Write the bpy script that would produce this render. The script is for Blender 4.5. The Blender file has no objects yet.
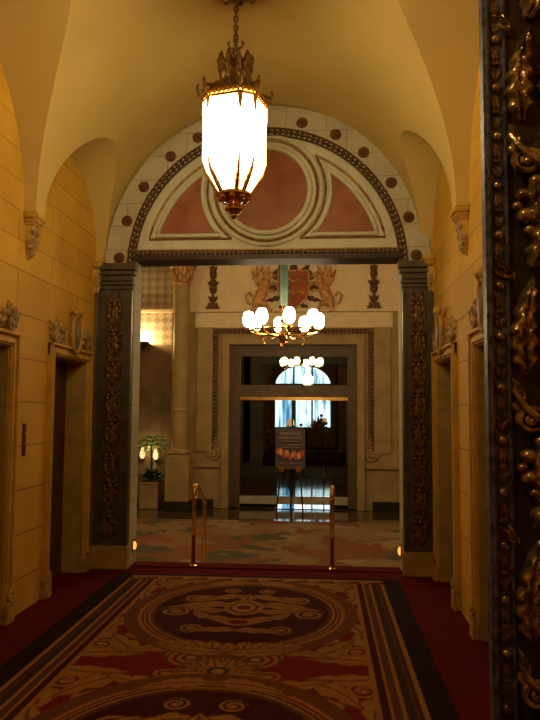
import bpy, bmesh, math, random
import numpy as np
from mathutils import Vector, Matrix
random.seed(7)
PI = math.pi
sc = bpy.context.scene
COL = sc.collection

# ------------------------------------------------------------------ materials
def nt(name):
    m = bpy.data.materials.new(name); m.use_nodes = True
    t = m.node_tree; b = t.nodes['Principled BSDF']
    return m, t, b

def mat(name, col, rough=.6, metal=0., var=.15, scale=6., bump=0., bscale=40., spec=.5, col2=None, coat=0.):
    m, t, b = nt(name)
    N = t.nodes; L = t.links
    tc = N.new('ShaderNodeTexCoord')
    nz = N.new('ShaderNodeTexNoise'); nz.inputs['Scale'].default_value = scale; nz.inputs['Detail'].default_value = 5
    L.new(tc.outputs['Object'], nz.inputs['Vector'])
    cr = N.new('ShaderNodeValToRGB')
    c2 = col2 or tuple(c*(1-var*2) for c in col)
    cr.color_ramp.elements[0].position = .35; cr.color_ramp.elements[1].position = .65
    cr.color_ramp.elements[0].color = (*c2, 1); cr.color_ramp.elements[1].color = (*col, 1)
    L.new(nz.outputs['Fac'], cr.inputs['Fac']); L.new(cr.outputs['Color'], b.inputs['Base Color'])
    b.inputs['Roughness'].default_value = rough; b.inputs['Metallic'].default_value = metal
    b.inputs['Specular IOR Level'].default_value = spec
    if coat: b.inputs['Coat Weight'].default_value = coat
    if bump:
        n2 = N.new('ShaderNodeTexNoise'); n2.inputs['Scale'].default_value = bscale; n2.inputs['Detail'].default_value = 3
        L.new(tc.outputs['Object'], n2.inputs['Vector'])
        bp = N.new('ShaderNodeBump'); bp.inputs['Strength'].default_value = bump; bp.inputs['Distance'].default_value = .02
        L.new(n2.outputs['Fac'], bp.inputs['Height']); L.new(bp.outputs['Normal'], b.inputs['Normal'])
    return m

def under(child_part, part):
    child_part.parent = part; return child_part

def stone(name, axis, c1, c2, mortar, w=.95, h=.445, off=(0, .08), rough=.75, ms=.006, courses=False):
    """ashlar blocks; axis 'x' for walls running along X, 'y' for walls running along Y"""
    m, t, b = nt(name); N = t.nodes; L = t.links
    tc = N.new('ShaderNodeTexCoord'); sp = N.new('ShaderNodeSeparateXYZ'); cb = N.new('ShaderNodeCombineXYZ')
    L.new(tc.outputs['Object'], sp.inputs[0])
    if courses:      # taller courses below, shorter ones near the vault
        def mth(op, a, v):
            q = N.new('ShaderNodeMath'); q.operation = op; L.new(a, q.inputs[0]); q.inputs[1].default_value = v; return q.outputs[0]
        lo = mth('DIVIDE', mth('MINIMUM', sp.outputs['Z'], 2.72), .35); hi = mth('DIVIDE', mth('MAXIMUM', mth('SUBTRACT', sp.outputs['Z'], 2.72), 0), .235)
        ad = N.new('ShaderNodeMath'); ad.operation = 'ADD'; L.new(lo, ad.inputs[0]); L.new(hi, ad.inputs[1])
        L.new(mth('MULTIPLY', sp.outputs['X' if axis == 'x' else 'Y'], 1/.35), cb.inputs['X']); L.new(mth('ADD', ad.outputs[0], .229), cb.inputs['Y'])
        w, h, off, ms = w/.35, 1., (.3, 0), .018
    else:
        L.new(sp.outputs['X' if axis == 'x' else 'Y'], cb.inputs['X']); L.new(sp.outputs['Z'], cb.inputs['Y'])
    mp = N.new('ShaderNodeMapping'); mp.inputs['Location'].default_value = (off[0], off[1], 0)
    L.new(cb.outputs[0], mp.inputs['Vector'])
    br = N.new('ShaderNodeTexBrick'); br.inputs['Scale'].default_value = 1
    br.inputs['Brick Width'].default_value = w; br.inputs['Row Height'].default_value = h
    br.inputs['Mortar Size'].default_value = ms; br.inputs['Mortar Smooth'].default_value = .5; br.inputs['Bias'].default_value = 0
    br.inputs['Color1'].default_value = (*c1, 1); br.inputs['Color2'].default_value = (*c2, 1); br.inputs['Mortar'].default_value = (*mortar, 1)
    L.new(mp.outputs[0], br.inputs['Vector'])
    nz = N.new('ShaderNodeTexNoise'); nz.inputs['Scale'].default_value = 2.2; nz.inputs['Detail'].default_value = 7
    L.new(tc.outputs['Object'], nz.inputs['Vector'])
    mx = N.new('ShaderNodeMix'); mx.data_type = 'RGBA'; mx.blend_type = 'MULTIPLY'; mx.inputs['Factor'].default_value = .55
    cr = N.new('ShaderNodeValToRGB'); cr.color_ramp.elements[0].position = .3; cr.color_ramp.elements[1].position = .7
    cr.color_ramp.elements[0].color = (.62, .55, .45, 1); cr.color_ramp.elements[1].color = (1, 1, 1, 1)
    L.new(nz.outputs['Fac'], cr.inputs['Fac'])
    L.new(br.outputs['Color'], mx.inputs['A']); L.new(cr.outputs['Color'], mx.inputs['B'])
    L.new(mx.outputs['Result'], b.inputs['Base Color'])
    bp = N.new('ShaderNodeBump'); bp.inputs['Strength'].default_value = .5; bp.inputs['Distance'].default_value = .01; bp.invert = True
    L.new(br.outputs['Fac'], bp.inputs['Height']); L.new(bp.outputs['Normal'], b.inputs['Normal'])
    b.inputs['Roughness'].default_value = rough
    return m

def emit(name, col, s):
    m = bpy.data.materials.new(name); m.use_nodes = True; t = m.node_tree; t.nodes.clear()
    e = t.nodes.new('ShaderNodeEmission'); o = t.nodes.new('ShaderNodeOutputMaterial')
    e.inputs['Color'].default_value = (*col, 1); e.inputs['Strength'].default_value = s
    t.links.new(e.outputs[0], o.inputs['Surface']); return m

def glass(name, tint=(.75, .8, .78), ior=1.6):
    m = bpy.data.materials.new(name); m.use_nodes = True; t = m.node_tree; t.nodes.clear(); N = t.nodes
    tr = N.new('ShaderNodeBsdfTransparent'); tr.inputs['Color'].default_value = (*tint, 1)
    gl = N.new('ShaderNodeBsdfGlossy'); gl.inputs['Roughness'].default_value = .02
    fr = N.new('ShaderNodeFresnel'); fr.inputs['IOR'].default_value = ior
    mx = N.new('ShaderNodeMixShader'); o = N.new('ShaderNodeOutputMaterial')
    t.links.new(fr.outputs[0], mx.inputs['Fac']); t.links.new(tr.outputs[0], mx.inputs[1]); t.links.new(gl.outputs[0], mx.inputs[2])
    t.links.new(mx.outputs[0], o.inputs['Surface']); return m

M = {}
LIME = ((.80, .475, .05), (.71, .415, .04), (.40, .22, .025))
M['wall'] = stone('limestone_blocks_side', 'y', *LIME, w=1.35, courses=True)
M['wallx'] = stone('limestone_blocks_cross', 'x', *LIME, courses=True)
M['carved'] = mat('carved_limestone', (.66, .40, .065), .7, bump=.3, bscale=25, col2=(.32, .20, .06), scale=9)
M['carveddark'] = mat('darker_carved_limestone', (.50, .36, .16), .7, bump=.3, bscale=25, col2=(.20, .12, .05), scale=14)  # mottled, darker tone for the relief carving
M['lime'] = mat('smooth_limestone', (.68, .42, .06), .7, var=.12, bump=.1)
M['reveal'] = mat('pale_reveal_stone', (.48, .33, .09), .65, var=.12)
M['plaster'] = mat('vault_plaster', (.64, .485, .16), .85, var=.05, scale=1.6)
M['archstone'] = stone('arch_stone', 'x', (.58, .56, .42), (.54, .52, .38), (.32, .28, .17), .42, .25, ms=.004)
M['cream'] = mat('cream_plaster', (.64, .65, .50), .7, var=.06)
M['redmarble'] = mat('red_marble', (.34, .125, .06), .5, scale=5, col2=(.25, .08, .035))
M['gilt'] = mat('aged_gilding', (.34, .19, .05), .45, .4, scale=20, col2=(.16, .08, .02))
M['darkgilt'] = mat('dark_bronze_moulding', (.17, .085, .03), .5, .3, scale=30, col2=(.07, .035, .012))
M['darksoffit'] = mat('dark_bronze_soffit', (.045, .025, .012), .5, .2, scale=10)
M['bluegrey'] = mat('blue_grey_bronze', (.115, .095, .06), .5, .2, scale=8, col2=(.07, .055, .035))
M['bluegrey2'] = mat('worn_blue_grey_paint', (.17, .185, .26), .45, .3, scale=30, col2=(.04, .04, .055), bump=.15, bscale=60)
M['darkfield'] = mat('dark_bronze_field', (.05, .032, .018), .55, .4, scale=12)
M['bronze'] = mat('bronze_relief', (.24, .13, .04), .4, .4, scale=24, col2=(.08, .042, .015), bump=.3, bscale=60)
M['bronze2'] = mat('polished_bronze_relief', (.60, .42, .16), .22, .7, scale=26, col2=(.12, .065, .02), bump=.15, bscale=70)
M['brass'] = mat('polished_brass', (.75, .42, .10), .22, 1., var=.1)
M['lanternmetal'] = mat('lantern_bronze', (.34, .21, .08), .42, .7, scale=40, col2=(.10, .055, .02))
M['wood'] = mat('dark_red_wood', (.105, .035, .015), .4, scale=3, col2=(.05, .016, .008))
M['redcarpet'] = mat('red_carpet', (.125, .005, .005), .95, var=.1, bump=.4, bscale=250, spec=.1)
M['marble'] = mat('polished_brown_marble', (.10, .06, .03), .07, scale=3, col2=(.04, .024, .014), spec=.8)
M['base'] = mat('black_marble_base', (.035, .028, .022), .25, scale=4)
M['step'] = mat('cream_marble_step', (.62, .54, .40), .3, scale=4)
M['lobbywall'] = mat('lobby_stone', (.44, .305, .13), .65, scale=3, col2=(.34, .23, .09))
M['frieze'] = mat('pinkish_painted_frieze', (.88, .71, .44), .75, var=.05)
M['lobbydark'] = mat('brown_panelling', (.20, .115, .055), .6, scale=4, col2=(.12, .07, .035))
M['doorframe'] = mat('bronze_door_frame', (.16, .10, .055), .5, .2, scale=6)
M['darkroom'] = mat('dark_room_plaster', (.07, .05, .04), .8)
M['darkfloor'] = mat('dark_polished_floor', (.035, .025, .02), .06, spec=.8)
M['glass'] = glass('door_glass', (.62, .66, .64), 1.75)
M['green'] = mat('palm_green', (.08, .34, .03), .5, var=.2)
M['dkgreen'] = mat('dark_leaf_green', (.02, .06, .02), .6)
M['black'] = mat('black_paint', (.015, .012, .012), .4)
M['teal'] = mat('teal_cord_cover', (.10, .17, .14), .7)
M['red'] = mat('heraldic_red', (.42, .10, .03), .6, col2=(.28, .06, .02))
M['goldpaint'] = mat('heraldic_gold_paint', (.80, .45, .15), .5, .2, col2=(.34, .16, .05), scale=12)
M['brownpaint'] = mat('brown_carved_trophy', (.20, .09, .035), .55, .2, col2=(.10, .045, .02), scale=14)
M['ovalstone'] = mat('brown_oval_stone', (.24, .155, .07), .5, scale=10)
M['steel'] = mat('bronze_plate', (.10, .06, .03), .4, .5)
M['glow'] = emit('lantern_glow', (1., .74, .36), 22)
M['glow2'] = emit('lantern_lower_glow', (1., .74, .38), 8)
M['shade'] = emit('chandelier_shade_glow', (1., .77, .42), 44)
M['lampglow'] = emit('small_lamp_glow', (1., .66, .26), 1.8)
M['dimglow'] = emit('step_lamp_glow', (1., .40, .07), 2.0)

# ------------------------------------------------------------------ mesh builder
class MB:
    def __init__(s, T=None):
        s.v = []; s.f = []; s.T = T or Matrix()
    def add(s, vs, fs, T=None):
        k = len(s.v); A = s.T @ (T or Matrix())
        s.v += [tuple(A @ Vector(p)) for p in vs]; s.f += [tuple(i+k for i in f) for f in fs]; return s
    def box(s, x0, x1, y0, y1, z0, z1, T=None, bev=0):
        if bev:
            b = bev
            bm = bmesh.new(); bmesh.ops.create_cube(bm, size=1)
            for v in bm.verts: v.co = Vector(((x0+x1)/2+v.co.x*(x1-x0), (y0+y1)/2+v.co.y*(y1-y0), (z0+z1)/2+v.co.z*(z1-z0)))
            bmesh.ops.bevel(bm, geom=bm.edges[:], offset=b, segments=2, affect='EDGES')
            bm.verts.index_update()
            s.add([v.co[:] for v in bm.verts], [[v.index for v in f.verts] for f in bm.faces], T); bm.free(); return s
        return s.add([(x0, y0, z0), (x1, y0, z0), (x1, y1, z0), (x0, y1, z0), (x0, y0, z1), (x1, y0, z1), (x1, y1, z1), (x0, y1, z1)],
                     [(0, 3, 2, 1), (4, 5, 6, 7), (0, 1, 5, 4), (1, 2, 6, 5), (2, 3, 7, 6), (3, 0, 4, 7)], T)
    def prism(s, pts, z0, z1, T=None):
        """polygon in local xy, extruded along local z"""
        n = len(pts)
        return s.add([(x, y, z0) for x, y in pts]+[(x, y, z1) for x, y in pts],
                     [tuple(reversed(range(n))), tuple(range(n, 2*n))]+[(i, (i+1) % n, n+(i+1) % n, n+i) for i in range(n)], T)
    def lathe(s, prof, seg=16, T=None, ph=0, cap=True):
        vs = []; fs = []; n = len(prof)
        for r, z in prof:
            for k in range(seg):
                a = 2*PI*k/seg+ph; vs.append((r*math.cos(a), r*math.sin(a), z))
        for i in range(n-1):
            for k in range(seg):
                k2 = (k+1) % seg; fs.append((i*seg+k, i*seg+k2, (i+1)*seg+k2, (i+1)*seg+k))
        if cap: fs += [tuple(reversed(range(seg))), tuple(range((n-1)*seg, n*seg))]
        return s.add(vs, fs, T)
    def sphere(s, c, r, seg=12, sq=(1, 1, 1), T=None):
        n = max(6, seg//2+1)
        prof = [(max(1e-4, r*math.sin(PI*i/n)), -r*math.cos(PI*i/n)) for i in range(n+1)]
        A = Matrix.Translation(c) @ Matrix.Diagonal((*sq, 1))
        return s.lathe(prof, seg, (T or Matrix()) @ A, cap=False)
    def tube(s, path, r, seg=8, T=None, closed=False):
        P = [Vector(p) for p in path]; n = len(P); vs = []; fs = []
        rr = r if hasattr(r, '__len__') else [r]*n
        up = None
        for i in range(n):
            a = P[(i-1) % n] if (closed or i) else P[i]; b = P[(i+1) % n] if (closed or i < n-1) else P[i]
            d = (b-a).normalized()
            if up is None: up = Vector((0, 0, 1)) if abs(d.z) < .9 else Vector((1, 0, 0))
            x = d.cross(up); x = x.normalized() if x.length > 1e-6 else Vector((1, 0, 0)); y = x.cross(d).normalized(); up = y
            for k in range(seg):
                t = 2*PI*k/seg; vs.append(tuple(P[i]+(x*math.cos(t)+y*math.sin(t))*rr[i]))
        m = n if closed else n-1
        for i in range(m):
            j = (i+1) % n
            for k in range(seg):
                k2 = (k+1) % seg; fs.append((i*seg+k, i*seg+k2, j*seg+k2, j*seg+k))
        if not closed: fs += [tuple(reversed(range(seg))), tuple(range((n-1)*seg, n*seg))]
        return s.add(vs, fs, T)
    def leaf(s, x, y, ang, ln, w, h=.03, bend=0., lobes=4, T=None, z=0., n=18, m=8, curl=.3):
        """carved acanthus leaf, relief in local xy plane rising along +z; starts at (x,y) going to angle ang"""
        vs = []; fs = []
        A = (T or Matrix()) @ Matrix.Translation((x, y, z)) @ Matrix.Rotation(ang, 4, 'Z')
        for i in range(n+1):
            u = i/n; hw = w*(math.sin(PI*min(1, u**.75*.97+.03))**.8)*(.60+.40*abs(math.cos(lobes*PI*u)))+.001
            for j in range(m+1):
                q = -1+2*j/m
                px = u*ln-abs(q)*hw*.35+hw*.2; py = q*hw+bend*ln*u*u
                env = max(0, 1-q*q)**.6
                pz = h*(env*(.65+curl*u)-.22*math.exp(-(q/.14)**2)+.12*env*math.sin(abs(q)*9-u*lobes*6))*min(1, 6*u+.3)*min(1, 5*(1-u)+.15)
                vs.append((px, py, pz))
        for i in range(n):
            for j in range(m):
                a = i*(m+1)+j; fs.append((a, a+m+1, a+m+2, a+1))
        # closed underside
        k = len(vs); vs += [(vx, vy, -.004) for vx, vy, _ in vs]
        for i in range(n):
            for j in range(m):
                a = k+i*(m+1)+j; fs.append((a, a+1, a+m+2, a+m+1))
        rim = [j for j in range(m+1)]+[i*(m+1)+m for i in range(1, n+1)]+[n*(m+1)+j for j in range(m-1, -1, -1)]+[i*(m+1) for i in range(n-1, 0, -1)]
        for a, b in zip(rim, rim[1:]+rim[:1]): fs.append((a, b, b+k, a+k))
        return s.add(vs, fs, A)
    def scroll(s, x, y, r, turns=1.6, th=.012, flip=1, ang=0., T=None, z=0.):
        pts = []; rs = []
        n = int(22*turns)
        for i in range(n+1):
            u = i/n; a = ang+flip*2*PI*turns*u; q = r*(1-.85*u)
            pts.append((x+q*math.cos(a), y+q*math.sin(a), z+th*.6+th*.8*u)); rs.append(th*(1-.35*u))
        s.tube(pts, rs, 6, T); s.sphere((x, y, z+th), th*1.3, 8, T=T); return s
    def rosette(s, x, y, r, h=.02, T=None, petals=6, z=0.):
        for k in range(petals):
            a = 2*PI*k/petals; s.sphere((x+r*.6*math.cos(a), y+r*.6*math.sin(a), z), r*.42, 8, (1, 1, h/r/.42*.8), T=T)
        return s.sphere((x, y, z), r*.36, 8, (1, 1, h/r/.36), T=T)
    def build(s, name, m, parent=None, smooth=False, loc=None):
        me = bpy.data.meshes.new(name)
        o = Vector(loc) if loc is not None else Vector((0, 0, 0))
        if parent is not None: o = parent.matrix_world.inverted() and parent.location.copy()
        me.from_pydata([tuple(Vector(p)-o) for p in s.v], [], s.f)
        bm = bmesh.new(); bm.from_mesh(me); bmesh.ops.recalc_face_normals(bm, faces=bm.faces[:]); bm.to_mesh(me); bm.free()
        if smooth:
            me.polygons.foreach_set('use_smooth', [True]*len(me.polygons))
            try: me.set_sharp_from_angle(angle=math.radians(42))
            except Exception: pass
        me.materials.append(m)
        ob = bpy.data.objects.new(name, me); COL.objects.link(ob)
        if parent is None: ob.location = o
        else: ob.parent = parent
        return ob

def tag(o, label=None, cat=None, group=None, kind=None):
    if label: o['label'] = label
    if cat: o['category'] = cat
    if group: o['group'] = group
    if kind: o['kind'] = kind
    return o
def thing(name, label, cat, loc, group=None):
    o = bpy.data.objects.new(name, None); COL.objects.link(o); o.location = loc; o.empty_display_size = .1
    return tag(o, label, cat, group)
def struct(name, mb, m, smooth=False, label=None):
    o = mb.build(name, m, smooth=smooth); o['kind'] = 'structure'
    if label: o['label'] = label
    return o
def copy_tree(src, loc=None, label=None):
    r = src.copy(); COL.objects.link(r)
    if loc is not None: r.location = loc
    if label: r['label'] = label
    for ch in [c for c in bpy.data.objects if c.parent == src and c is not r]:
        c = ch.copy(); COL.objects.link(c); c.parent = r
        for g in [x for x in bpy.data.objects if x.parent == ch]:
            d = g.copy(); COL.objects.link(d); d.parent = c
    return r
def frame(origin, right, up, out):
    m = Matrix.Identity(4)
    for i, a in enumerate((right, up, out, origin)):
        for j in range(3): m[j][i] = a[j]
    return m
def facing(x, y, z):          # relief plane facing the camera side (-Y)
    return frame((x, y, z), (1, 0, 0), (0, 0, 1), (0, -1, 0))
def on_left(y, z, x): return frame((x, y, z), (0, 1, 0), (0, 0, 1), (1, 0, 0))
def on_right(y, z, x): return frame((x, y, z), (0, -1, 0), (0, 0, 1), (-1, 0, 0))

# ------------------------------------------------------------------ corridor shell
XL, XR, XC, HW = -2.40, 1.12, -.64, 1.76
YA, YB = 7.2, 7.47            # arch wall faces
Y0 = 1.0
OX0, OX1, OZ = -1.985, .80, 3.20
ZS = 3.20
DOORS = [6.495, 4.74]; DW = .445; DH = 2.10
struct('floor', MB().box(XL-.25, XR+.25, -2.5, YA+.25, -.2, 0), M['redcarpet'])

def side_wall(name, x0, x1):
    mb = MB(); y = -2.5
    for dc in sorted(DOORS):
        mb.box(x0, x1, y, dc-DW, 0, 4.75); mb.box(x0, x1, dc-DW, dc+DW, DH, 4.75); y = dc+DW
    mb.box(x0, x1, y, YB, 0, 4.75)
    return struct(name, mb, M['wall'])
side_wall('wall_left', XL-.22, XL); side_wall('wall_right', XR, XR+.22)

# vaulted ceiling: barrel with cross vaults springing over every bay
def vault():
    Rb = HW-.10
    bays = [(.18, .79, .35), (1.88, .79, .35), (4.09, 1.27, .08), (6.36, .82, .35)]
    ys = [-2.5]
    for yc, r, sl in bays:
        ys += [yc-r-.001]+[yc-r*math.cos(PI*i/64) for i in range(65)]+[yc+r+.001]
    ys = sorted(set(ys+[YA+.02]))
    def cross(x, h, r, sl): return ZS+h+sl*min(HW-x, .9)*h/r
    rows = []; NI, NO = 44, 10
    for y in ys:
        g = Rb; bay = None
        for yc, r, sl in bays:
            if abs(y-yc) <= r: bay = (math.sqrt(max(0, r*r-(y-yc)**2)), r, sl)
        if bay and bay[0] > 1e-6:
            a, b = 0, Rb
            for _ in range(40):
                m_ = (a+b)/2
                if ZS+math.sqrt(Rb*Rb-m_*m_) > cross(m_, *bay): a = m_
                else: b = m_
            g = a
        ph = math.asin(min(1, g/Rb)); half = [(Rb*math.sin(ph*i/NI), ZS+Rb*math.cos(ph*i/NI)) for i in range(NI+1)]
        for i in range(1, NO+1):
            x = g+(HW-g)*i/NO; half.append((x, cross(x, *bay) if bay else ZS))
        rows.append([(XC-x, y, z) for x, z in reversed(half[1:])]+[(XC+x, y, z) for x, z in half])
    nx = len(rows[0]); mb = MB()
    mb.add([p for q in rows for p in q], [(j*nx+i, j*nx+i+1, (j+1)*nx+i+1, (j+1)*nx+i) for j in range(len(rows)-1) for i in range(nx-1)])
    mb.box(-2.62, 1.34, -2.5, YB, 5.0, 5.15)
    o = struct('ceiling', mb, M['plaster'])
    me = o.data; me.polygons.foreach_set('use_smooth', [True]*len(me.polygons)); me.set_sharp_from_angle(angle=math.radians(20))
vault()
struct('wall_back', MB().box(XL-.22, XR+.22, -2.7, -2.5, -.2, 5.1), M['wallx'])

# arch wall with opening
AX, AZ = -.597, 3.135
mb = MB()
mb.box(XL-.22, OX0, YA, YB, -.45, OZ); mb.box(OX1, XR+.22, YA, YB, -.45, OZ); mb.box(XL-.22, XR+.22, YA, YB, OZ, 5.1)
struct('wall_far', mb, M['archstone'])

# --- tympanum ornament (all on the face of the arch wall)
def ring(R0, R1, a0, a1, d, n=60, c=(AX, AZ)):
    """flat band between radii, extruded d towards the camera"""
    mb = MB(); T = facing(c[0], YA, c[1])
    full = abs(a1-a0-2*PI) < 1e-6
    o = [(R1*math.cos(a0+(a1-a0)*i/n), R1*math.sin(a0+(a1-a0)*i/n)) for i in range(n+1)]
    q = [(R0*math.cos(a0+(a1-a0)*i/n), R0*math.sin(a0+(a1-a0)*i/n)) for i in range(n+1)]
    for i in range(n):
        mb.prism([q[i], o[i], o[i+1], q[i+1]], 0, d, T)
    return mb
TY = thing('tympanum', 'semicircular cream stone tympanum with red marble panels filling the arch over the lobby opening', 'tympanum', (AX, YA, AZ))
yb = OZ+.03-AZ; a0 = math.asin(yb/1.42)
MB(facing(AX, YA, AZ)).prism([(1.42*math.cos(a0+(PI-2*a0)*i/72), 1.42*math.sin(a0+(PI-2*a0)*i/72)) for i in range(73)], 0, .012).build('cream_ground', M['cream'], TY)
ring(1.43, 1.70, -.02, PI+.02, .05).build('voussoir_ring', M['archstone'], TY)
T = facing(AX, YA, AZ)
mb = MB()
for i in range(76):
    a = PI*(i+.5)/76; mb.sphere((1.42*math.cos(a), 1.42*math.sin(a), .045), .027, 8, T=T)
mb.tube([(1.385*math.cos(PI*i/60), 1.385*math.sin(PI*i/60), .03) for i in range(61)], .012, 6, T)
mb.tube([(1.455*math.cos(PI*i/60), 1.455*math.sin(PI*i/60), .05) for i in range(61)], .012, 6, T)
mb.build('bead_moulding', M['darkgilt'], TY, True)
# roundel
CC = (0., .80)            # relative to AX,AZ
RR = .43
def circ(r, n=64, c=CC, z=.02): return [(c[0]+r*math.cos(2*PI*i/n), c[1]+r*math.sin(2*PI*i/n), z) for i in range(n)]
MB(T).prism([(x, y) for x, y, _ in circ(RR)], .012, .022).build('round_panel', M['redmarble'], TY).update_tag()
MB(T).tube(circ(RR+.03, z=.024), .028, 8, closed=True).build('round_frame', M['cream'], TY, True)
mb = MB(T).tube(circ(.54, z=.018), .016, 8, closed=True); mb.build('gilt_ring', M['gilt'], TY, True)
MB(T).tube(circ(.585, z=.02), .020, 8, closed=True).build('outer_ring', M['cream'], TY, True)
# spandrel panels
def spandrel(rc, Ra, yb, s):
    pts = []
    # left/inner side along circle rc about CC, outer side along arch Ra about origin, bottom y=yb
    a_b = math.asin((yb-CC[1])/rc)
    # intersection of circle and arch
    best = min((abs(math.hypot(CC[0]+rc*math.cos(a), CC[1]+rc*math.sin(a))-Ra), a) for a in [i*.002 for i in range(-200, 760)])[1]
    for i in range(17):
        a = a_b+(best-a_b)*i/16; pts.append((CC[0]+rc*math.cos(a), CC[1]+rc*math.sin(a)))
    t0 = math.atan2(pts[-1][1], pts[-1][0]); t1 = math.asin(yb/Ra)
    for i in range(1, 17):
        a = t0+(t1-t0)*i/16; pts.append((Ra*math.cos(a), Ra*math.sin(a)))
    return [(s*x, y) for x, y in pts]
for s in (1, -1):
    p = spandrel(.70, 1.175, .345, s)
    MB(T).prism(p, .012, .022).build('spandrel_panel', M['redmarble'], TY)
    MB(T).tube([(x, y, .024) for x, y in spandrel(.675, 1.20, .32, s)], .022, 8, closed=True).build('spandrel_frame', M['cream'], TY, True)
    MB(T).tube([(x, y, .018) for x, y in spandrel(.625, 1.27, .285, s)], .013, 8, closed=True).build('spandrel_gilt_line', M['gilt'], TY, True)
angs = [3, 18, 33, 49, 62, 76, 104, 118, 131, 147, 162, 177]
for a in angs:
    r = math.radians(a); mb = MB(T); mb.rosette(1.55*math.cos(r), 1.55*math.sin(r), .052, .03, z=.05, petals=8); mb.tube(circ(.05, 20, (1.55*math.cos(r), 1.55*math.sin(r)), .052), .010, 6, closed=True)
    mb.build('rosette', M['brownpaint'], TY, True)
# lintel with rope moulding
LN = thing('lintel', 'dark bronze lintel with a beaded edge spanning the lobby opening', 'lintel', (AX, YA, OZ))
MB().box(OX0, OX1, YA-.05, YB-.003, OZ-.006, OZ+.045).build('soffit_board', M['darksoffit'], LN)
mb = MB()
for i in range(58):
    x = OX0+(OX1-OX0)*(i+.5)/58; mb.sphere((x, YA-.055, OZ+.065), .022, 8, (1, .8, 1))
mb.build('bead_moulding', M['darkgilt'], LN, True)
MB().box(OX0, OX1, YA-.045, YA, OZ+.090, OZ+.105).build('fillet', M['gilt'], LN)

# --- far pilasters
def far_pilaster(xc, w, label):
    P = thing('pilaster', label, 'pilaster', (xc, YA-.02, 0), 'pilasters flanking the lobby opening')
    h = w/2; z0, z1 = .23, 3.14
    MB().box(xc-h-.015, xc+h+.015, YA-.10, YA-.0, 0, z0, bev=.008).build('plinth', M['reveal'], P)
    MB().box(xc-h, xc+h, YA-.05, YA, z0, z1-.1).build('shaft', M['bluegrey'], P)
    mb = MB()
    for s in (-1, 1):
        mb.box(xc+s*(h-.015)-.015, xc+s*(h-.015)+.015, YA-.075, YA-.05, z0, 2.86)
        mb.box(xc+s*(h-.085)-.008, xc+s*(h-.085)+.008, YA-.065, YA-.05, z0+.05, 2.82)
    mb.build('border_fillet', M['bluegrey'], P)
    mb = MB()
    for z, e, t in [(2.88, .0, .035), (2.925, .015, .03), (2.97, .005, .05), (3.03, .03, .04), (3.08, .045, .07)]:
        mb.box(xc-h-e, xc+h+e, YA-.08-e, YA, z, z+t, bev=.006)
    mb.build('capital', M['bluegrey'], P)
    T = facing(xc, YA-.052, 0)
    n = 8; step = (2.80-.30)/n
    for k in range(n):
        z = .30+step*k; mb = MB(T)
        mb.leaf(0, z, PI/2, step*.95, .06, .035, 0, 3)
        for s in (-1, 1):
            mb.leaf(s*.005, z+.02, PI/2-s*.75, .16, .036, .03, s*.3, 3)
            mb.leaf(s*.01, z+.13, PI/2-s*.9, .14, .034, .03, s*.4, 2); mb.leaf(s*.03, z+.24, PI/2-s*.4, .12, .03, .03, s*.3, 2)
            mb.sphere((s*.045, z+step*.72, .012), .021, 8); mb.sphere((s*.02, z+step*.86, .014), .02, 8)
        mb.sphere((0, z+step*.72, .02), .026, 8)
        mb.build('foliage_relief', M['bronze'], P, True)
    return P
far_pilaster(-2.178, .37, 'blue-grey bronze pilaster with foliage relief at the left of the lobby opening')
far_pilaster(.962, .31, 'blue-grey bronze pilaster with foliage relief at the right of the lobby opening')

# --- elevator doors, surrounds
def door(n, side, yc):
    X = XL if side == 'left' else XR; s = 1 if side == 'left' else -1
    mb = MB(); xa = X-s*.20
    lo, hi = sorted((xa, xa-s*.02))
    mb.box(lo, hi, yc-DW, yc-.003, 0, DH); mb.box(lo, hi, yc+.003, yc+DW, 0, DH)
    d = struct('door_%d' % n, mb, M['wood'])
    p = MB(); lo, hi = sorted((xa, xa+s*.008))
    for q in (-1, 1):
        for z0, z1 in ((.12, .95), (1.05, 2.02)):
            a, b = sorted((yc+q*.06, yc+q*(DW-.06))); p.box(lo, hi, a, b, z0, z1, bev=.003)
    p.build('door_panel', M['wood'], d)
    return d
def reveal(side, yc):
    X = XL if side == 'left' else XR; s = 1 if side == 'left' else -1
    lo, hi = sorted((X-s*.198, X-s*.0)); t = .012
    mb = MB().box(lo, hi, yc-DW, yc-DW+t, 0, DH).box(lo, hi, yc+DW-t, yc+DW, 0, DH).box(lo, hi, yc-DW, yc+DW, DH-t, DH)
    return mb
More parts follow.
